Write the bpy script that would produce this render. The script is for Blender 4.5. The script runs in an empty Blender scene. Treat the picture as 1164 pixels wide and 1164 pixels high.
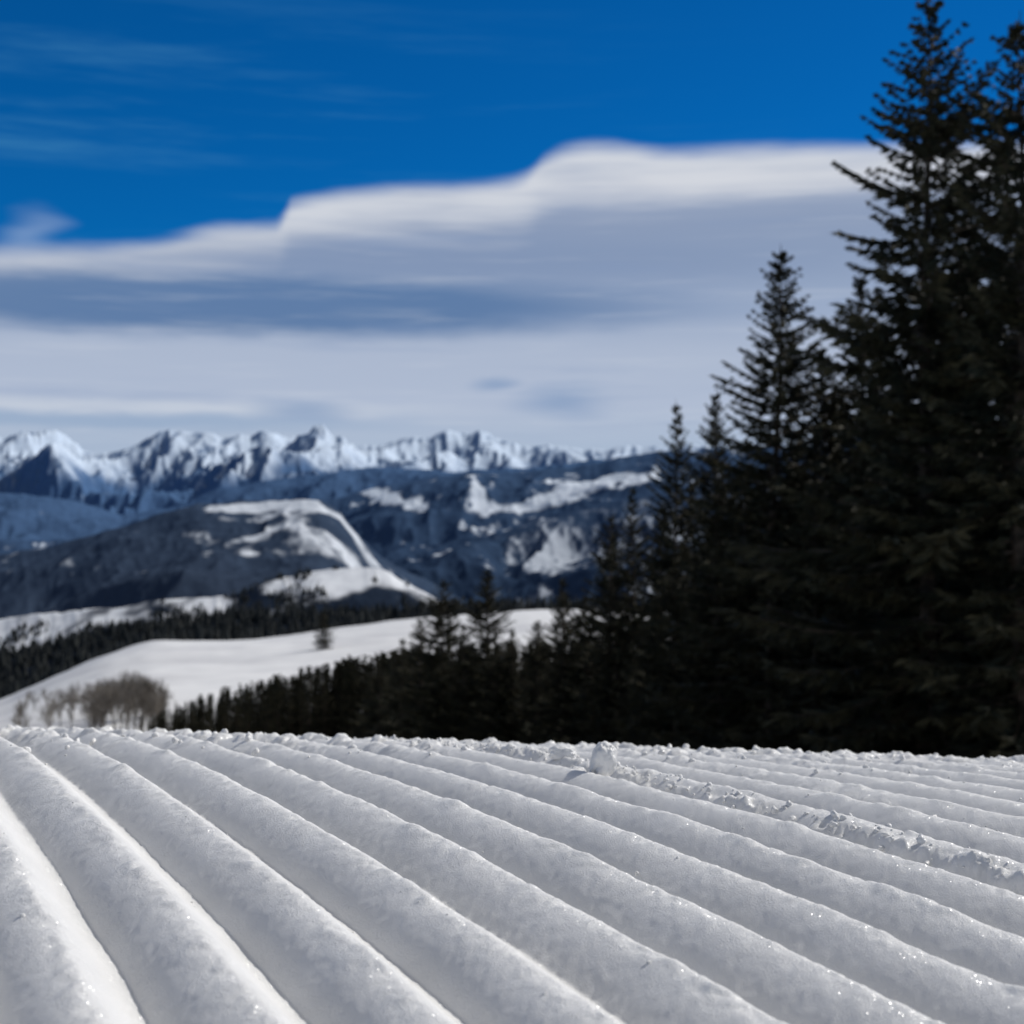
import bpy, math, numpy as np
from mathutils import Vector
rng = np.random.default_rng(7)
F = 1599.0; C = 582.0          # focal length and centre in image pixels, used to convert image coordinates into metres
SUN_AZ = math.radians(62); SUN_EL = math.radians(38)
scene = bpy.context.scene
scene.view_settings.view_transform = 'Standard'
scene.view_settings.look = 'None'
scene.view_settings.exposure = 0

# ------------------------------------------------------------ noise
def _h(i, j, s):
    n = (i.astype(np.int64) * 374761393 + j.astype(np.int64) * 668265263 + s * 974634777) & 0xffffffff
    n = ((n ^ (n >> 13)) * 1274126177) & 0xffffffff
    n = (n ^ (n >> 16)) & 0xffffffff
    return n / 4294967295.0
def vn(x, y, s=0):
    x, y = np.broadcast_arrays(np.asarray(x, float), np.asarray(y, float))
    xi = np.floor(x); yi = np.floor(y); fx = x - xi; fy = y - yi
    fx = fx*fx*fx*(fx*(fx*6-15)+10); fy = fy*fy*fy*(fy*(fy*6-15)+10)
    a = _h(xi, yi, s); b = _h(xi+1, yi, s); c = _h(xi, yi+1, s); d = _h(xi+1, yi+1, s)
    return (a*(1-fx)+b*fx)*(1-fy)+(c*(1-fx)+d*fx)*fy
def rot(x, y, k):
    a = .6+1.3*k; return x*math.cos(a)-y*math.sin(a), x*math.sin(a)+y*math.cos(a)
def fbm(x, y, s=0, o=4, g=.5):
    t = 0; a = 1; n = 0
    for k in range(o):
        xr, yr_ = rot(x, y, k)
        t = t + a*vn(xr*2**k+k*17.3, yr_*2**k-k*9.1, s+k); n += a; a *= g
    return t/n
def ridged(x, y, s=0, o=4, g=.5):
    t = 0; a = 1; n = 0
    for k in range(o):
        xr, yr_ = rot(x, y, k)
        t = t + a*(1-np.abs(2*vn(xr*2**k+k*31.7, yr_*2**k+k*5.3, s+k)-1)); n += a; a *= g
    return t/n
def sstep(a, b, x):
    t = np.clip((x-a)/(b-a), 0, 1); return t*t*(3-2*t)
def smax(a, b, k): return .5*(a+b+np.sqrt((a-b)**2+k*k))

# ------------------------------------------------------------ mesh helper
def mesh_obj(name, verts, faces, mats=(), midx=None, smooth=True, colors=None, link=True):
    me = bpy.data.meshes.new(name)
    verts = np.asarray(verts, np.float32)
    fl = [np.asarray(f, np.int32) for f in faces if len(f)]
    loops = np.concatenate([f.ravel() for f in fl])
    tot = np.concatenate([np.full(len(f), f.shape[1], np.int32) for f in fl])
    st = np.concatenate([[0], np.cumsum(tot)[:-1]]).astype(np.int32)
    me.vertices.add(len(verts)); me.vertices.foreach_set('co', verts.ravel())
    me.loops.add(len(loops)); me.loops.foreach_set('vertex_index', loops)
    me.polygons.add(len(tot)); me.polygons.foreach_set('loop_start', st); me.polygons.foreach_set('loop_total', tot)
    if midx is not None: me.polygons.foreach_set('material_index', np.asarray(midx, np.int32))
    me.polygons.foreach_set('use_smooth', np.full(len(tot), smooth))
    for m in mats: me.materials.append(m)
    if colors is not None:
        ca = me.color_attributes.new('tone', 'FLOAT_COLOR', 'POINT')
        c4 = np.ones((len(verts), 4), np.float32); c4[:, :3] = colors
        ca.data.foreach_set('color', c4.ravel())
    me.update(calc_edges=True)
    ob = bpy.data.objects.new(name, me)
    if link: scene.collection.objects.link(ob)
    return ob
def grid_faces(nr, nc):
    i = np.arange(nr-1)[:, None]*nc + np.arange(nc-1)[None, :]
    i = i.ravel()
    return np.stack([i, i+1, i+nc+1, i+nc], 1)

# ------------------------------------------------------------ material helper
def new_mat(name):
    m = bpy.data.materials.new(name); m.use_nodes = True
    nt = m.node_tree; b = nt.nodes['Principled BSDF']
    return m, nt, b
def N(nt, t, **kw):
    n = nt.nodes.new(t)
    for k, v in kw.items(): setattr(n, k, v)
    return n
def ramp(nt, stops):
    r = N(nt, 'ShaderNodeValToRGB'); el = r.color_ramp.elements
    while len(el) < len(stops): el.new(0.5)
    for e, (p, c) in zip(el, stops):
        e.position = p; e.color = (*c, 1)
    return r

# groomed snow
m_snow, nt, b = new_mat('groomed_snow_material')
tc = N(nt, 'ShaderNodeTexCoord')
n1 = N(nt, 'ShaderNodeTexNoise'); n1.inputs['Scale'].default_value = 30; n1.inputs['Detail'].default_value = 3
nt.links.new(tc.outputs['Object'], n1.inputs['Vector'])
r = ramp(nt, [(.3, (.79, .785, .77)), (.7, (.85, .845, .83))]); nt.links.new(n1.outputs['Fac'], r.inputs[0])
nt.links.new(r.outputs[0], b.inputs['Base Color'])
b.inputs['Roughness'].default_value = .6
b.inputs['Specular IOR Level'].default_value = .25
n2 = N(nt, 'ShaderNodeTexNoise'); n2.inputs['Scale'].default_value = 1500; n2.inputs['Detail'].default_value = 3; n2.inputs['Roughness'].default_value = .8
nt.links.new(tc.outputs['Object'], n2.inputs['Vector'])
bp = N(nt, 'ShaderNodeBump'); bp.inputs['Strength'].default_value = .95; bp.inputs['Distance'].default_value = .0006
nt.links.new(n2.outputs['Fac'], bp.inputs['Height']); nt.links.new(bp.outputs[0], b.inputs['Normal'])
vo = N(nt, 'ShaderNodeTexVoronoi'); vo.inputs['Scale'].default_value = 3000
nt.links.new(tc.outputs['Object'], vo.inputs['Vector'])
vm = N(nt, 'ShaderNodeVectorMath', operation='SUBTRACT'); vm.inputs[1].default_value = (.5, .5, .5)
nt.links.new(vo.outputs['Color'], vm.inputs[0])
geo = N(nt, 'ShaderNodeNewGeometry')
vs = N(nt, 'ShaderNodeVectorMath', operation='MULTIPLY_ADD'); vs.inputs[1].default_value = (1.1, 1.1, 1.1)
nt.links.new(vm.outputs[0], vs.inputs[0]); nt.links.new(geo.outputs['Normal'], vs.inputs[2])
vnrm = N(nt, 'ShaderNodeVectorMath', operation='NORMALIZE'); nt.links.new(vs.outputs[0], vnrm.inputs[0])
gl = N(nt, 'ShaderNodeBsdfGlossy'); gl.inputs['Roughness'].default_value = .23; nt.links.new(vnrm.outputs[0], gl.inputs['Normal'])
mx = N(nt, 'ShaderNodeMixShader'); mx.inputs[0].default_value = .06
nt.links.new(b.outputs[0], mx.inputs[1]); nt.links.new(gl.outputs[0], mx.inputs[2])
nt.links.new(mx.outputs[0], nt.nodes['Material Output'].inputs['Surface'])

# terrain
m_ter, nt, b = new_mat('mountain_terrain_material')
at = N(nt, 'ShaderNodeAttribute', attribute_name='tone')
tc = N(nt, 'ShaderNodeTexCoord')
n1 = N(nt, 'ShaderNodeTexNoise'); n1.inputs['Scale'].default_value = .02; n1.inputs['Detail'].default_value = 4; n1.inputs['Roughness'].default_value = .7
nt.links.new(tc.outputs['Object'], n1.inputs['Vector'])
r = ramp(nt, [(.3, (.75, .75, .77)), (.65, (1, 1, 1))]); nt.links.new(n1.outputs['Fac'], r.inputs[0])
mm = N(nt, 'ShaderNodeMix', data_type='RGBA', blend_type='MULTIPLY'); mm.inputs[0].default_value = 1
nt.links.new(at.outputs['Color'], mm.inputs[6]); nt.links.new(r.outputs[0], mm.inputs[7])
nt.links.new(mm.outputs[2], b.inputs['Base Color'])
b.inputs['Roughness'].default_value = .9; b.inputs['Specular IOR Level'].default_value = .0

def leaf_mat(name, c1, c2, scale):
    m, nt, b = new_mat(name)
    tc = N(nt, 'ShaderNodeTexCoord'); n = N(nt, 'ShaderNodeTexNoise'); n.inputs['Scale'].default_value = scale; n.inputs['Detail'].default_value = 2
    nt.links.new(tc.outputs['Object'], n.inputs['Vector'])
    r = ramp(nt, [(.35, c1), (.68, c2)]); nt.links.new(n.outputs['Fac'], r.inputs[0])
    nt.links.new(r.outputs[0], b.inputs['Base Color']); b.inputs['Roughness'].default_value = .7
    b.inputs['Specular IOR Level'].default_value = .15
    return m
m_needle = leaf_mat('spruce_needles_material', (.014, .018, .012), (.062, .056, .030), 1.2)
m_bark = leaf_mat('spruce_bark_material', (.04, .030, .022), (.10, .075, .055), 5)
m_far = leaf_mat('distant_conifer_material', (.012, .016, .017), (.028, .031, .030), .08)
m_aspen = leaf_mat('aspen_bark_material', (.12, .105, .09), (.26, .23, .19), .5)

# ------------------------------------------------------------ near ground shape
HC = .145; TILT = .032
def near_base(x, y):
    k = .14; ye = 1.28
    yy = np.clip(y, -1.2, ye)
    z = -HC + .12*yy - k*yy*yy
    z = z + np.where(y > ye, (.12-2*k*ye)*(y-ye), 0) + np.where(y < -1.2, (.12+2*k*1.2)*(y+1.2), 0)
    return z - TILT*x
PC, PS = .894, .447
PER = .0364; P0 = .1338
def snow_z(x, y):
    z = near_base(x, y)
    al = -PS*x + PC*y
    p = PC*x + PS*y
    pw = p + .0034*(vn(al*5, p*4, 3)-.5) + .0012*(vn(al*20, p*14, 5)-.5)
    ph = (pw-P0)/PER
    idx = np.floor(ph+.0001); q = ph-idx
    d0 = .47
    fall = .5+.5*np.cos(np.pi*np.clip(q/d0, 0, 1))
    t = np.clip((q-d0)/(1-d0), 0, 1)
    rise = np.sin(np.pi/2*t)
    f = np.where(q < d0, fall, rise)
    amp = .0105*(.85+.3*vn(idx*3.7, al*3, 9))
    rough = sstep(.72, 1.0, y)
    amp = amp*(1-.30*rough*fbm(x*14, y*14, 12, 2))
    z = z + amp*(f-1)
    crest = np.exp(-((q-1)/.14)**2)+np.exp(-(q/.12)**2)
    nick = np.maximum(fbm(x*45, y*45, 22, 3)-.56, 0)*4
    z = z + crest*(.0014*(fbm(x*170, y*170, 21, 3)-.5) + .0012*nick)
    z = z + .00040*(fbm(x*300, y*300, 31, 2)-.5)+.0012*(fbm(x*26, y*26, 33, 2)-.5)
    for pc, w, a in ((.378, .007, .0060), (.445, .008, .0020), (.52, .010, .0020)):
        g = np.exp(-((p-pc-.004*(vn(al*12, 0*al, 77)-.5))/w)**2)
        lump = np.maximum(fbm(x*75, y*75, 41, 4, .6)-.42, 0)*2.2
        z = z + g*a*lump*(.3+1.1*vn(al*9, p*0+pc*50, 55))
    z = z + rough*.0075*np.maximum(fbm(x*55, y*55, 61, 4, .55)-.54, 0)*2
    return z

ys = np.concatenate([np.linspace(-2.0, .10, 60, endpoint=False), np.linspace(.10, .27, 50, endpoint=False),
                     .27*np.exp(np.linspace(0, math.log(1.35/.27), 740, endpoint=False)), np.linspace(1.35, 3.4, 90)])
uu_f = np.linspace(-.40, .40, 880)
ex = .40+np.cumsum(np.linspace(.0012, .06, 90))
us = np.concatenate([-ex[::-1], uu_f, ex])
w = np.sqrt(np.maximum(ys, 0)**2+.25**2)
Y = np.repeat(ys[:, None], len(us), 1); X = us[None, :]*w[:, None]
Z = snow_z(X, Y)
mesh_obj('groomed_snow', np.stack([X, Y, Z], -1).reshape(-1, 3), [grid_faces(len(ys), len(us))], [m_snow])

# ------------------------------------------------------------ wide terrain
def prof(pts, sm=7, jag=0, seed=0, wl=38):  # pts: crest outline in image pixels
    """returns (smooth crest, crest roughness) as functions of bearing"""
    a = np.array(pts, float)
    g = np.arange(-900, 2200, 1.0); t = np.interp(g, a[:, 0], a[:, 1])
    def sm_(t, s):
        k = np.exp(-.5*(np.arange(-4*s, 4*s+1)/s)**2); k /= k.sum()
        return np.convolve(np.pad(t, 4*s, mode='edge'), k, 'valid')
    t1 = sm_(t, sm); t2 = sm_(t, max(sm, 16))
    if jag: t1 = t1-jag*(ridged(g/wl, g*0, seed, 3, .55)-.55)
    return (lambda u: np.interp(u, (g-C)/F, (C-t2)/F)), (lambda u: np.interp(u, (g-C)/F, (t2-t1)/F))
_m = prof([(-900, 850), (-200, 830), (0, 797), (60, 770), (120, 743), (170, 728), (250, 727), (330, 722), (400, 711), (450, 705), (600, 692), (2200, 690)], 12)
meadow = lambda u: _m[0](u)+_m[1](u)
L = [
 dict(Y=1200, t=prof([(-900, 780), (0, 752), (100, 728), (160, 717), (260, 703), (440, 702), (520, 695), (2200, 690)], 12), f=.12, b=.16, a=.06, w=260, n=0),
 dict(Y=2200, t=prof([(-900, 720), (0, 702), (100, 692), (200, 680), (270, 675), (300, 662), (340, 651), (400, 646), (440, 649), (475, 668), (520, 690), (560, 700), (2200, 700)], 5, 4, 47), f=.20, b=.3, a=.5, w=200, n=12),
 dict(Y=4500, t=prof([(-900, 690), (0, 632), (60, 622), (120, 605), (180, 588), (222, 572), (290, 571), (362, 568), (385, 580), (405, 603), (430, 630), (480, 655), (540, 690), (2200, 700)], 6, 4, 40), f=.17, b=.3, a=.7, w=420, n=30),
 dict(Y=5600, t=prof([(-900, 720), (300, 700), (400, 668), (450, 650), (500, 634), (540, 618), (590, 600), (640, 588), (690, 574), (740, 560), (1100, 540), (2200, 560)], 10, 4, 45), f=.20, b=.15, a=.9, w=450, n=40),
 dict(Y=7200, t=prof([(-900, 640), (200, 610), (360, 568), (400, 560), (440, 553), (480, 547), (530, 540), (560, 541), (600, 537), (640, 532), (700, 521), (745, 514), (900, 505), (2200, 540)], 8, 4, 41), f=.18, b=.25, a=.8, w=620, n=60),
 dict(Y=10500, t=prof([(-900, 540), (0, 556), (60, 566), (100, 574), (140, 588), (200, 577), (240, 560), (290, 549), (350, 542), (420, 532), (500, 536), (600, 532), (700, 524), (2200, 530)], 9, 5, 42), f=.20, b=.25, a=.8, w=900, n=70),
 dict(Y=16000, t=prof([(-900, 500), (-100, 502), (0, 499), (25, 493), (45, 491), (70, 496), (105, 512), (140, 511), (165, 502), (190, 492), (215, 493), (240, 492), (262, 499), (285, 500), (300, 493), (320, 499), (345, 500), (368, 490), (385, 497), (405, 505), (440, 503), (470, 502), (490, 496), (508, 489), (530, 495), (545, 490), (565, 499), (600, 511), (640, 508), (665, 512), (700, 507), (745, 510), (900, 505), (1164, 512), (2200, 520)], 3, 6, 43, 24), f=.26, b=.5, a=1.3, w=1000, n=190),
]
def terrain(u, Y, want=False):
    x = u*Y
    mt = -meadow(u)
    z0 = near_base(x, Y)
    d_near = .222+TILT*u + 0*Y
    lY = np.log(np.maximum(Y, 1e-3))
    k = [np.log(30.), np.log(225.), np.log(300.), np.log(500.), np.log(720.)]
    s30 = d_near; s225 = .19+.02*u; s300 = smax(.134, mt+.009, .02); s500 = mt*.25+.75*smax(.096, mt+.001, .02); s700 = mt
    s = s30*np.ones_like(Y*u)
    for (k0, k1, a, b_) in ((k[0], k[1], s30, s225), (k[1], k[2], s225, s300), (k[2], k[3], s300, s500), (k[3], k[4], s500, s700)):
        tt = np.clip((lY-k0)/(k1-k0), 0, 1)
        s = np.where(lY > k0, a+(b_-a)*tt, s)
    zm = -s*Y
    zm = np.where(Y > 720, -mt*720-(Y-720)*.22, zm)
    bl = sstep(8, 30, Y)
    z = z0*(1-bl)+zm*bl
    z = z + (fbm(x/40, Y/40, 101, 4)-.5)*np.clip(Y/300, 0, 1)*3.0
    zs = [z]
    for i, l in enumerate(L):
        Yc = l['Y']*(1+.10*(fbm(u*7+3, 0*u+i*7.7, 200+i, 2)-.5))
        dY = Yc-Y
        zc = (l['t'][0](u)+l['t'][1](u)*np.exp(-np.abs(dY)/(l['w']*.8)))*Yc
        spur = ridged(x/l['w'], Y/l['w']/1.4, 300+i*10, 5, .55)-.55
        roll = fbm(x/l['w']/1.7, Y/l['w']/2.4, 350+i*10, 3)-.5
        front = l['f']*dY
        zi = np.where(dY > 0, zc-front, zc+l['b']*dY)
        dd = np.clip(dY, 0, l['w']*.9)
        zi = zi + (spur*1.6+roll*2.4)*l['a']*l['f']*dd*1.1 + spur*l['n']*.7
        zs.append(zi)
    zs = np.stack(zs); lay = np.argmax(zs, 0); z = np.max(zs, 0)
    return (z, lay) if want else z
def gz(x, y):
    x = np.atleast_1d(np.asarray(x, float)); y = np.atleast_1d(np.asarray(y, float))
    return terrain(x/y, y)

yr = np.concatenate([np.exp(np.linspace(np.log(2.6), np.log(200), 60, endpoint=False)),
                     np.exp(np.linspace(np.log(200), np.log(900), 90, endpoint=False)),
                     np.exp(np.linspace(np.log(900), np.log(19000), 640))])
ucen = np.linspace(-.42, .30, 760)
ur = np.concatenate([-(.42+np.cumsum(np.linspace(.001, .012, 70)))[::-1], ucen, .30+np.cumsum(np.linspace(.001, .012, 80))])
Yg = np.repeat(yr[:, None], len(ur), 1); U = np.repeat(ur[None, :], len(yr), 0)
Zg, lay = terrain(U, Yg, True)
Xg = U*Yg
Zg = np.where(Yg < 4, Zg-.03, Zg)
px = C+F*U; py = C-F*Zg/Yg       # image pixel coordinates of each terrain point, used to place snow patches
nA = fbm(Xg/170, Yg/170, 400, 5, .6)-.5; nB = fbm(Xg/70, Yg/110, 420, 3)-.5; nC = fbm(Xg/420, Yg/420, 430, 4)-.5
gx = np.gradient(Zg, axis=1)/np.gradient(Xg, axis=1); gy = np.gradient(Zg, axis=0)/np.gradient(Yg, axis=0)
def blob(cx, cy, rx, ry):
    d = ((px+40*nC-cx)/rx)**2+((py+20*nC-cy)/ry)**2
    return np.exp(-d)
def streak(x0, y0, x1, y1, wd):
    qx = px+30*nC; qy = py+14*nC
    dx, dy = x1-x0, y1-y0; l2 = dx*dx+dy*dy
    t = np.clip(((qx-x0)*dx+(qy-y0)*dy)/l2, 0, 1)
    return np.exp(-(((qx-x0-t*dx)**2+(qy-y0-t*dy)**2)/wd**2))
def cover(score, lo=.35, hi=.60): return 1-sstep(lo, hi, score)
f = np.zeros_like(Zg)
f = np.where(lay == 1, 1.0, f)
f = np.where(lay == 2, cover(.70+2.2*nA+2.0*nB+.5*blob(380, 660, 80, 18), .3, .7), f)
f4 = cover(-.22+1.1*streak(235, 577, 365, 575, 8)+.70*blob(310, 603, 80, 28)+.4*streak(215, 600, 290, 635, 8)+.35*streak(330, 590, 400, 645, 8)+1.4*nA+1.4*nB-.3*gx, .25, .85); f4 = np.clip(f4, .10, .985)
f = np.where(lay == 3, f4, f)
f5 = cover(.26+.40*blob(640, 630, 90, 40)+.9*nA+.6*nB-.8*gx, .05, 1.2); f = np.where(lay == 4, np.maximum(f5, .42), f)
f6 = cover(-.06+1.0*streak(422, 560, 478, 575, 9)+1.0*streak(534, 543, 552, 585, 6)+1.1*streak(600, 575, 740, 535, 9)+.9*blob(670, 545, 65, 10)+.9*streak(555, 578, 640, 572, 6)+1.7*nA+1.2*nB+.8*nC-.4*gx, .3, .7); f = np.where(lay == 5, f6, f)
f7 = cover(-.22+1.5*nA+.7*nB, .3, 1.0); f = np.where(lay == 6, f7, f)
hh = Zg+400*nC+350*nA
f8 = np.clip(1-sstep(200, 620, hh)+.85*sstep(-.15, .45, gx*.6+1.4*nA+.9*nB), 0, 1)
f = np.where(lay == 7, f8, f)
hz = 1-np.exp(-Yg/9000)  # aerial haze painted into the forest and snow colours, bluer with distance
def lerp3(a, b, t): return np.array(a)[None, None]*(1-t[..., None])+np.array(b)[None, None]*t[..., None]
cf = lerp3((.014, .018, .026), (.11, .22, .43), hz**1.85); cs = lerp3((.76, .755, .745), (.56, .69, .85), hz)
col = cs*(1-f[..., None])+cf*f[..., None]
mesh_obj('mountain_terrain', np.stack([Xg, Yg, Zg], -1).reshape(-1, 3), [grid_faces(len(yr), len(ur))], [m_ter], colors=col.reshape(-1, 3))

# ------------------------------------------------------------ conifers
def tube(p0, p1, r0, r1, n=6):
    p0 = np.array(p0, float); p1 = np.array(p1, float); d = p1-p0; d /= np.linalg.norm(d)
    a = np.cross(d, (0, 0, 1) if abs(d[2]) < .9 else (1, 0, 0)); a /= np.linalg.norm(a); b = np.cross(d, a)
    t = np.arange(n)/n*2*np.pi
    ring = np.cos(t)[:, None]*a+np.sin(t)[:, None]*b
    v = np.concatenate([p0+ring*r0, p1+ring*r1]); i = np.arange(n); j = (i+1) % n
    return v, np.stack([i, j, j+n, i+n], 1)
def conifer(H, R, seed, dens=1.0, power=.65, gap=.06, wid=1.0, step=1.0):
    r = np.random.default_rng(seed)
    V = []; Q = []; M = []; n0 = 0
    def add(v, q, m):
        nonlocal n0
        V.append(v); Q.append(q+n0); M.append(np.full(len(q), m)); n0 += len(v)
    segs = 8
    off = lambda z: np.array([.06*math.sin(z*.5+seed), .06*math.cos(z*.43+seed), 0])
    for i in range(segs):
        a, b_ = i/segs, (i+1)/segs
        add(*tube(np.array([0, 0, H*a])+off(H*a), np.array([0, 0, H*b_])+off(H*b_), H*.014*(1-a)+.012, H*.014*(1-b_)+.010, 6), 0)
    z = H*.03
    sway = r.uniform(0, 6.28)
    while z < H*.992:
        f_ = z/H
        n = int(r.integers(5, 8)) if f_ < .9 else int(r.integers(3, 6))
        ph0 = r.uniform(0, 6.28); ws = r.uniform(.76, 1.15)
        for k in range(n):
            if r.uniform() < gap: continue
            ph = ph0+k*6.283/n+r.uniform(-.35, .35)
            Lb = max(.22, R*(1-f_)**power*ws*r.uniform(.55, 1.2)*(1+.18*math.sin(ph*2+sway+z*.8)))
            if f_ < .12: Lb *= .75
            if f_ > .93: Lb *= .8
            zb = z+r.uniform(-.14, .14)
            a_ = -.48+1.05*f_**1.5+r.uniform(-.16, .16); b_ = .36-.22*f_
            dirh = np.array([math.cos(ph), math.sin(ph), 0]); side = np.array([-dirh[1], dirh[0], 0])
            P = lambda t: off(zb)+dirh*(Lb*t)[:, None]+np.array([0, 0, 1.])*(zb+Lb*(a_*t+b_*t*t))[:, None]
            ts = np.linspace(0, 1, 4); pp = P(ts)
            for s in range(3):
                add(*tube(pp[s], pp[s+1], .020*Lb**.5*(1-ts[s])+.006, .020*Lb**.5*(1-ts[s+1])+.006, 3), 0)
            m = max(4, int(Lb/.15*dens))
            t = np.clip(np.repeat(np.linspace(.15, 1, m), 7)+r.uniform(-.03, .03, m*7), .05, 1.02)
            mm_ = len(t)
            base = P(t)
            sg = r.choice([-1, 1], mm_)
            tl = (.34*Lb*(1-.62*t)*r.uniform(.5, 1.15, mm_)).clip(.16, .85)
            ang = r.uniform(.2, 1.25, mm_)
            slope = (a_+2*b_*t)
            d = dirh[None]*np.cos(ang)[:, None]+side[None]*(np.sin(ang)*sg)[:, None]
            d[:, 2] = slope*.6*np.cos(ang)+r.uniform(-.75, .15, mm_)
            d /= np.linalg.norm(d, axis=1)[:, None]
            wv = np.cross(d, r.normal(size=(mm_, 3))); wv /= np.linalg.norm(wv, axis=1)[:, None]
            wd = r.uniform(.030, .070, mm_)[:, None]*wid
            e = base+d*tl[:, None]
            mid = base+d*tl[:, None]*.5
            v = np.stack([base-wv*wd*.4, mid-wv*wd, e, mid+wv*wd], 1).reshape(-1, 3)
            add(v, np.arange(mm_*4).reshape(-1, 4), 1)
        z += (.22+.26*(1-f_))*r.uniform(.75, 1.3)*(H/20)**.5*step
    add(*tube((0, 0, H*.97), (0, 0, H*1.012), .03, .008, 5), 1)
    return np.concatenate(V), np.concatenate(Q), np.concatenate(M)
variants = []
for i, (R_, pw, sp) in enumerate(((4.4, .63, .10), (3.9, .68, .08), (4.6, .66, .10), (3.6, .72, .08), (4.3, .74, .04))):
    v, q, m = conifer(20, R_, 11+i, 1.0, pw, sp)
    o = mesh_obj('spruce_tree_src%d' % i, v, [q], [m_bark, m_needle], m, smooth=False, link=False)
    variants.append(o.data); bpy.data.objects.remove(o)
def put_tree(pxx, topy, Yd, var=None, wide=1.0, rot=None):
    u = (pxx-C)/F; x = u*Yd; g = float(gz(x, Yd)[0])
    H = (C-topy)/F*Yd-g
    ob = bpy.data.objects.new('spruce_tree', variants[var if var is not None else int(rng.integers(0, 5))])
    s = H/20.2; ob.location = (x, Yd, g-.1); ob.scale = (s*wide, s*wide, s)
    ob.rotation_euler = (rng.uniform(-.02, .02), rng.uniform(-.02, .02), rot if rot is not None else rng.uniform(0, 6.28))
    scene.collection.objects.link(ob)
for t in [(1052, -14, 44, 0, 1.0), (1162, 5, 41, 2, 1.0), (872, 276, 55, 1, 1.1), (768, 452, 72, 3, .8), (812, 440, 66, 1, .85),
          (718, 548, 85, 3, .8), (692, 580, 88, 0, 1.0), (640, 652, 98, 4, 1.15), (556, 643, 104, 1, 1.25), (505, 655, 108, 2, 1.25),
          (940, 385, 58, 2, 1.0), (985, 300, 60, 4, 1.0), (1105, 170, 50, 1, 1.0), (1000, 360, 50, 4, 1), (905, 450, 62, 4, 1.0),
          (845, 490, 64, 2, 1), (790, 540, 74, 4, 1), (748, 570, 80, 1, 1), (700, 650, 84, 4, 1.2), (668, 672, 92, 2, 1.2),
          (612, 702, 96, 1, 1.3), (585, 712, 100, 4, 1.3), (530, 705, 104, 4, 1.3), (480, 700, 112, 1, 1.3), (455, 722, 118, 4, 1.4),
          (430, 750, 126, 2, 1.4), (1060, 300, 56, 4, 1.1), (1140, 230, 56, 2, 1.1), (960, 440, 68, 1, 1.1), (875, 520, 70, 4, 1.1), (820, 540, 60, 2, 1.0),
          (1030, 420, 70, 2, 1.2), (1110, 380, 66, 4, 1.2), (925, 520, 50, 4, 1.1), (1000, 520, 46, 2, 1.1), (1090, 500, 45, 4, 1.1), (1160, 470, 44, 1, 1.1),
          (770, 640, 68, 2, 1.1), (735, 680, 76, 4, 1.1), (850, 620, 60, 1, 1.2), (560, 735, 100, 2, 1.5), (640, 725, 92, 4, 1.5), (505, 742, 106, 2, 1.5)]:
    put_tree(*t)
for i in range(22):      # deeper rows of the wood
    p = rng.uniform(640, 1300); top = np.interp(p, [640, 760, 880, 1000, 1300], [710, 620, 510, 440, 360])+rng.uniform(0, 90)
    put_tree(p, top, rng.uniform(64, 110)*np.interp(p, [640, 1300], [1.15, .85]), None, 1.2)
for p, Yd in ((1260, 46), (1340, 52), (1420, 60), (1520, 66), (1640, 76)):
    put_tree(p, 150+rng.uniform(-40, 60), Yd)
put_tree(368, 693, 500, 3, 1.9)     # lone tree standing in the clearing

# ------------------------------------------------------------ tree masses
def merge(parts):
    V = []; Q = []; M = []; n = 0
    for v, q, m in parts:
        V.append(v); Q.append(q+n); M.append(m); n += len(v)
    return np.concatenate(V), np.concatenate(Q), np.concatenate(M)
low = [conifer(10, 2.7, 60+i, .30, .95, .06, 1.7, 1.8) for i in range(4)]
parts = []
for i in range(330):
    p = rng.uniform(160, 470) if i < 210 else rng.uniform(430, 720)
    Yd = rng.uniform(222, 264) if p < 430 else rng.uniform(140, 240)
    top = np.interp(p, [160, 200, 260, 330, 400, 470, 720], [822, 804, 782, 765, 750, 738, 725])+rng.exponential(9)-4
    if p < 400 and rng.uniform() < .10: top -= rng.uniform(2, 7)
    u = (p-C)/F; x = u*Yd; g = float(gz(x, Yd)[0]); H = (C-top)/F*Yd-g
    if H < 2: continue
    v, q, m = low[i % 4]; s = H/10; a = rng.uniform(0, 6.28)
    w_ = s*rng.uniform(.6, 1.1)
    vv = np.stack([(v[:, 0]*math.cos(a)-v[:, 1]*math.sin(a))*w_+x, (v[:, 0]*math.sin(a)+v[:, 1]*math.cos(a))*w_+Yd, v[:, 2]*s+g-.2], 1)
    parts.append((vv, q, m))
v, q, m = merge(parts)
mesh_obj('conifer_treeline', v, [q], [m_bark, m_needle], m, smooth=False)

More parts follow.
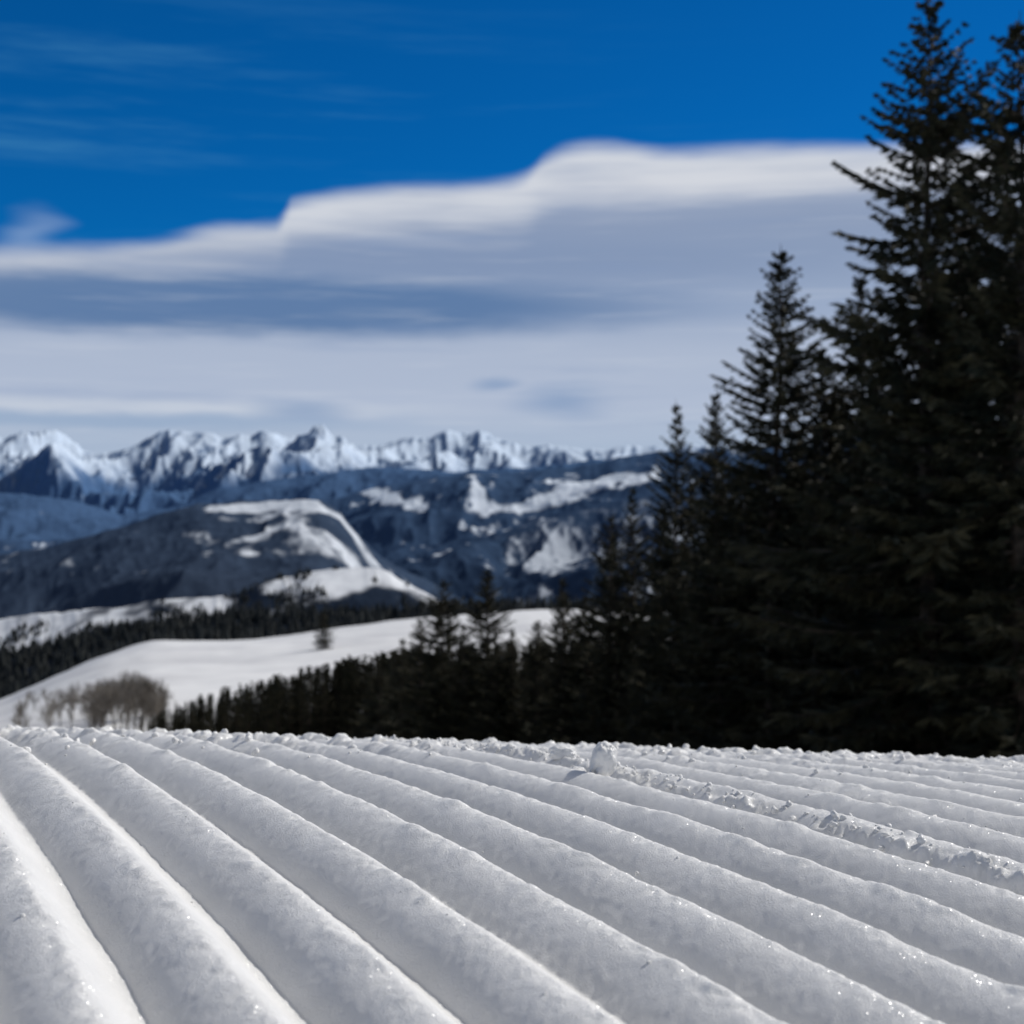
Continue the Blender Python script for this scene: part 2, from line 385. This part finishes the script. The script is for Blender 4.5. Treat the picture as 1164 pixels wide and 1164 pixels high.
def far_forest(name, X, Yv, H, seed):
    r = np.random.default_rng(seed); n = len(X); g = gz(X, Yv)
    V = []; Fa = []; c = 0; S = 6
    for lo, hi, rad in ((.05, .55, .20), (.3, .78, .145), (.55, 1.0, .09)):
        th = np.arange(S)/S*2*np.pi
        rr = H[:, None]*rad*r.uniform(.65, 1.3, (n, S)); ph = th[None]+r.uniform(0, 1, (n, 1))
        ring = np.stack([X[:, None]+rr*np.cos(ph), Yv[:, None]+rr*np.sin(ph), g[:, None]+H[:, None]*(lo+r.uniform(-.05, .05, (n, S)))], -1)
        tip = np.stack([X, Yv, g+H*hi], -1)[:, None]
        vv = np.concatenate([ring, tip], 1).reshape(-1, 3)
        b0 = (np.arange(n)*(S+1))[:, None]+c; i = np.arange(S)[None]
        Fa.append(np.stack([b0+i, b0+(i+1) % S, np.broadcast_to(b0+S, (n, S))], -1).reshape(-1, 3))
        V.append(vv); c += len(vv)
    mesh_obj(name, np.concatenate(V), [np.concatenate(Fa)], [m_far], smooth=False)
n = 11000
Yv = rng.uniform(765, 1330, n); Uv = rng.uniform(-.55, .35, n)
far_forest('distant_forest', Uv*Yv, Yv, rng.uniform(8, 16, n), 5)
n = 12000
Yv = rng.uniform(1700, 2300, n); Uv = rng.uniform(-.5, .1, n); keep = fbm(Uv*Yv/60, Yv/90, 888, 3) > .62
far_forest('hillside_forest', (Uv*Yv)[keep], Yv[keep], rng.uniform(6, 12, keep.sum()), 6)

# bare aspens
def aspen(H, seed):
    r = np.random.default_rng(seed); parts = []
    def grow(p, d, l, rad, lev):
        d = d/np.linalg.norm(d); e = p+d*l
        v, q = tube(p, e, rad, rad*.65, 3); parts.append((v, q, np.zeros(len(q), int)))
        if lev == 0: return
        for k in range(4 if lev > 1 else 5):
            t = r.uniform(.3, 1); nd = d+r.normal(0, .5, 3)+np.array([0, 0, .3])
            grow(p+d*l*t, nd, l*r.uniform(.5, .75), max(rad*.5, .012), lev-1)
    grow(np.zeros(3), np.array([r.normal(0, .06), r.normal(0, .06), 1]), H*.42, H*.012, 1)
    for k in range(6):
        grow(np.array([0, 0, H*r.uniform(.15, .45)]), r.normal(0, .38, 3)*np.array([1, 1, .3])+np.array([0, 0, 1.]), H*.27, H*.007, 3)
    return merge(parts)
asp = [aspen(9, 90+i) for i in range(3)]
parts = []
for i in range(80):
    p = rng.choice([rng.uniform(15, 190), rng.uniform(100, 185)]); Yd = rng.uniform(258, 320)
    top = np.interp(p, [15, 60, 110, 140, 170, 190], [800, 778, 764, 757, 760, 782])+rng.uniform(-3, 22)
    u = (p-C)/F; x = u*Yd; g = float(gz(x, Yd)[0]); H = max(6.0, (C-top)/F*Yd-g)
    v, q, m = asp[i % 3]; s = H/9; a = rng.uniform(0, 6.28)
    parts.append((np.stack([(v[:, 0]*math.cos(a)-v[:, 1]*math.sin(a))*s+x, (v[:, 0]*math.sin(a)+v[:, 1]*math.cos(a))*s+Yd, v[:, 2]*s+g-.1], 1), q, m))
v, q, m = merge(parts)
mesh_obj('bare_aspen_grove', v, [q], [m_aspen], smooth=False)

# ------------------------------------------------------------ loose snow
import bmesh
def ico(sub):
    bm = bmesh.new(); bmesh.ops.create_icosphere(bm, subdivisions=sub, radius=1)
    v = np.array([x.co[:] for x in bm.verts]); fa = np.array([[w_.index for w_ in x.verts] for x in bm.faces]); bm.free(); return v, fa
iv, if_ = ico(2)
pts = []
def crumbs(n, fn, smin, smax):
    for _ in range(n):
        x, y = fn(); s = smin+(smax-smin)*rng.uniform()**3; pts.append((x, y, s))
def on_ridge(pc, spread, a0, a1):
    def fn():
        al = rng.uniform(a0, a1); p = pc+rng.normal(0, spread)
        return PC*p-PS*al, PS*p+PC*al
    return fn
crumbs(420, on_ridge(.381, .006, .2, 1.1), .0005, .0020)
crumbs(60, on_ridge(.445, .008, .2, 1.1), .0005, .0018)
crumbs(60, on_ridge(.52, .010, .2, 1.2), .0005, .0018)
def roll():
    y = .74+.5*rng.uniform()**.8; return rng.uniform(-.5, .5)*y, y
crumbs(800, roll, .0006, .0032)
def anyw():
    y = rng.uniform(.33, .8); return rng.uniform(-.42, .42)*y, y
crumbs(90, anyw, .0002, .0008)
V = []; Fa = []; c = 0
P_ = np.array(pts); zz = snow_z(P_[:, 0], P_[:, 1])
for i, (x, y, s) in enumerate(pts):
    d = 1+.45*(vn(iv[:, 0]*1.7+i*3.1, iv[:, 1]*1.7+iv[:, 2]*1.3, i)-.5)*1.6
    v = iv*d[:, None]*s*rng.uniform(.6, 1.2, 3)+np.array([x, y, zz[i]+s*.15])
    V.append(v); Fa.append(if_+c); c += len(v)
mesh_obj('snow_crumbs', np.concatenate(V), [np.concatenate(Fa)], [m_snow], smooth=True)
iv4, if4 = ico(5)
def chunk(name, x, y, sx, sy, sz, seed, tilt=0, lift=.62, taper=.1):
    v = iv4.copy()
    v = np.sign(v)*np.abs(v)**.74
    d = 1+.30*(fbm(v[:, 0]*1.6+seed, v[:, 1]*1.6+v[:, 2]*1.9, seed, 4)-.5)*1.5+.10*(fbm(v[:, 0]*6+seed, v[:, 2]*6+v[:, 1]*4, seed+5, 2)-.5)
    v = v*d[:, None]*np.array([sx, sy, sz])
    v[:, 0] *= 1-taper*v[:, 2]/sz; v[:, 0] += tilt*v[:, 2]
    xs_ = x+np.linspace(-sx, sx, 5); z = float(np.max(snow_z(xs_, xs_*0+y-sy*.5)))
    o = mesh_obj(name, v, [if4], [m_snow]); o.location = (x, y, z+sz*lift); return o
yk = .72; chunk('snow_chunk', (686-C)/F*yk, yk, .0068, .0068, .0088, 4, .12, .80)
chunk('snow_chunk', (640-C)/F*.80, .80, .0080, .007, .0040, 9)
chunk('snow_chunk', (657-C)/F*.75, .75, .0050, .005, .0032, 13)

# ------------------------------------------------------------ sky
world = bpy.data.worlds.new("World"); scene.world = world; world.use_nodes = True
try: world.cycles.sampling_method = 'NONE'
except Exception as e: print('ws', e)
nt = world.node_tree; bg = nt.nodes['Background']; bg.inputs['Strength'].default_value = .1
lk = nt.links.new
sky = N(nt, 'ShaderNodeTexSky', sky_type='NISHITA'); sky.sun_disc = False
sky.sun_elevation = SUN_EL; sky.sun_rotation = SUN_AZ; sky.altitude = 3000; sky.air_density = 1; sky.dust_density = .3; sky.ozone_density = 2
def M(op, a, b=None, c=None, clamp=False):
    n = N(nt, 'ShaderNodeMath', operation=op); n.use_clamp = clamp
    for i, v in enumerate((a, b, c)):
        if v is None: continue
        if isinstance(v, (int, float)): n.inputs[i].default_value = v
        else: lk(v, n.inputs[i])
    return n.outputs[0]
def SS(a, b_, x):
    n = N(nt, 'ShaderNodeMapRange', interpolation_type='SMOOTHSTEP'); n.inputs['From Min'].default_value = a; n.inputs['From Max'].default_value = b_
    lk(x, n.inputs['Value']); return n.outputs[0]
def MIX(f_, a, b_, mode='MIX'):
    n = N(nt, 'ShaderNodeMix', data_type='RGBA', blend_type=mode)
    for i, v in ((0, f_), (6, a), (7, b_)):
        if isinstance(v, (int, float)): n.inputs[i].default_value = v
        elif isinstance(v, tuple): n.inputs[i].default_value = (*[k*10 for k in v], 1)
        else: lk(v, n.inputs[i])
    return n.outputs[2]
tc = N(nt, 'ShaderNodeTexCoord'); sp = N(nt, 'ShaderNodeSeparateXYZ'); lk(tc.outputs['Generated'], sp.inputs[0])
x_, y_, z_ = sp.outputs
az = M('ARCTAN2', x_, y_)
el = M('DIVIDE', z_, M('SQRT', M('ADD', M('MULTIPLY', x_, x_), M('MULTIPLY', y_, y_))))
def noise(sa, se, off, detail=3, rough=.55):
    c = N(nt, 'ShaderNodeCombineXYZ'); lk(M('MULTIPLY', az, sa), c.inputs[0]); lk(M('MULTIPLY', el, se), c.inputs[1]); c.inputs[2].default_value = off
    n = N(nt, 'ShaderNodeTexNoise'); n.inputs['Scale'].default_value = 1; n.inputs['Detail'].default_value = detail; n.inputs['Roughness'].default_value = rough
    lk(c.outputs[0], n.inputs['Vector']); return M('SUBTRACT', n.outputs['Fac'], .5)
def A(p): return math.atan((p-C)/F)
def E(p, y): return (C-y)/F*math.cos(A(p))
nse = noise(5, 30, 1.7); nsf = noise(16, 60, 5.1); nss = noise(9, 110, 2.2)
azw = M('ADD', az, M('MULTIPLY', nse, .06)); elw = M('ADD', el, M('MULTIPLY', nsf, .012))
def ell(cx, cy, rx, ry, soft=.5):
    a = M('DIVIDE', M('SUBTRACT', azw, A(cx)), rx/F); b_ = M('DIVIDE', M('SUBTRACT', elw, E(cx, cy)), ry/F)
    d = M('SQRT', M('ADD', M('MULTIPLY', a, a), M('MULTIPLY', b_, b_)))
    return M('SUBTRACT', 1.0, SS(1-soft, 1+soft, d))
fc = N(nt, 'ShaderNodeFloatCurve')
lk(M('DIVIDE', M('ADD', az, .5), 1.0), fc.inputs['Value'])
cv = fc.mapping.curves[0]
P2 = [(p, y) for p, y in ((-250, 290), (0, 281), (60, 278), (180, 271), (240, 257), (300, 252), (318, 250), (328, 230), (345, 224), (430, 212), (560, 206), (595, 198), (620, 176), (650, 164), (700, 162), (760, 169), (860, 166), (985, 163), (1300, 158))]
pp = [(A(p)+.5, E(p, y)*2) for p, y in P2]
cv.points[0].location = pp[0]; cv.points[1].location = pp[-1]
for q_ in pp[1:-1]: cv.points.new(*q_)
fc.mapping.update()
edge = M('ADD', M('MULTIPLY', fc.outputs[0], .5), M('ADD', M('MULTIPLY', nsf, .006), M('MULTIPLY', nss, .005)))
dpt = M('SUBTRACT', edge, el)
cm = SS(-.005, .011, dpt)
base = ramp(nt, [(0, (3.2, 4.3, 6.0)), (.16, (4.0, 4.9, 6.3)), (.28, (4.3, 5.0, 6.4)), (.42, (4.1, 4.8, 6.2)), (.54, (3.1, 3.9, 5.5)), (.75, (2.6, 3.3, 4.8)), (1, (3.9, 4.5, 5.8))])
lk(M('MULTIPLY', elw, 3.7), base.inputs[0])
c0 = base.outputs[0]
hi = M('SUBTRACT', 1.0, SS(.002, .050, M('ADD', dpt, M('ADD', M('MULTIPLY', nse, .06), M('MULTIPLY', nss, .04)))))
c1 = MIX(M('MULTIPLY', hi, .9), c0, (.65, .68, .74))
c2 = MIX(M('MULTIPLY', ell(480, 300, 420, 30, .8), .50), c1, (.17, .25, .42))
c2 = MIX(M('MULTIPLY', ell(250, 346, 470, 33, .40), .95), c2, (.105, .195, .375))
c2 = MIX(M('MULTIPLY', ell(150, 462, 280, 8, .8), .6), c2, (.60, .65, .73))
c2 = MIX(M('MULTIPLY', ell(70, 478, 300, 9, .7), .5), c2, (.24, .36, .54))
c2 = MIX(M('MULTIPLY', ell(900, 205, 330, 14, .9), .6), c2, (.68, .70, .75))
for e_ in ((650, 455, 42, 16), (335, 465, 46, 11), (565, 437, 20, 7)):
    c2 = MIX(M('MULTIPLY', ell(*e_, .9), .60), c2, (.19, .30, .50))
strk = SS(.0, .28, noise(6, 85, 9.3, 4, .6))
c2 = MIX(M('MULTIPLY', strk, .24), c2, (.66, .70, .77))
strd = SS(.02, .28, noise(5, 70, 14.1, 4, .6))
c2 = MIX(M('MULTIPLY', strd, .28), c2, (.22, .31, .50))
tint = N(nt, 'ShaderNodeMix', data_type='RGBA', blend_type='MULTIPLY'); tint.inputs[0].default_value = 1
tint.inputs[7].default_value = (.01, .42, .82, 1); lk(sky.outputs[0], tint.inputs[6])
blue = tint.outputs[2]
cir = M('MULTIPLY', SS(-.05, .35, noise(3, 30, 3.3, 5, .65)), ell(90, 120, 480, 110, .95))
blue = MIX(M('MULTIPLY', cir, .42), blue, (.10, .36, .58))
blue = MIX(M('MULTIPLY', ell(38, 264, 22, 20, .95), .35), blue, (.40, .52, .72))
front = MIX(cm, blue, c2)
ov = M('MULTIPLY', SS(.50, .9, el), SS(-.25, .15, noise(1.5, 1.5, 7, 1)))
bk = SS(.9, 1.5, M('ABSOLUTE', az)); bk = M('MULTIPLY', bk, SS(-.15, .2, noise(2, 5, 8, 1)))
full = MIX(M('MAXIMUM', ov, bk), front, (.345, .35, .35))  # out-of-view cloud overhead and behind, added to keep ambient light on snow neutral
lk(full, bg.inputs['Color'])

# ------------------------------------------------------------ sun
sd = bpy.data.lights.new('sun', 'SUN'); sd.energy = 3.7; sd.angle = math.radians(.5); sd.color = (1, .965, .91)
so = bpy.data.objects.new('sun', sd); scene.collection.objects.link(so)
dv = Vector((math.sin(SUN_AZ)*math.cos(SUN_EL), math.cos(SUN_AZ)*math.cos(SUN_EL), math.sin(SUN_EL)))
so.rotation_euler = dv.to_track_quat('Z', 'Y').to_euler()
# ------------------------------------------------------------ camera
cd = bpy.data.cameras.new('camera'); co = bpy.data.objects.new('camera', cd); scene.collection.objects.link(co)
cd.sensor_width = 36; cd.lens = 18/math.tan(math.radians(20)); cd.clip_start = .01; cd.clip_end = 100000
cd.dof.use_dof = True; cd.dof.focus_distance = .56; cd.dof.aperture_fstop = 24
co.location = (0, 0, 0); co.rotation_euler = (math.radians(90), 0, 0)
scene.camera = co
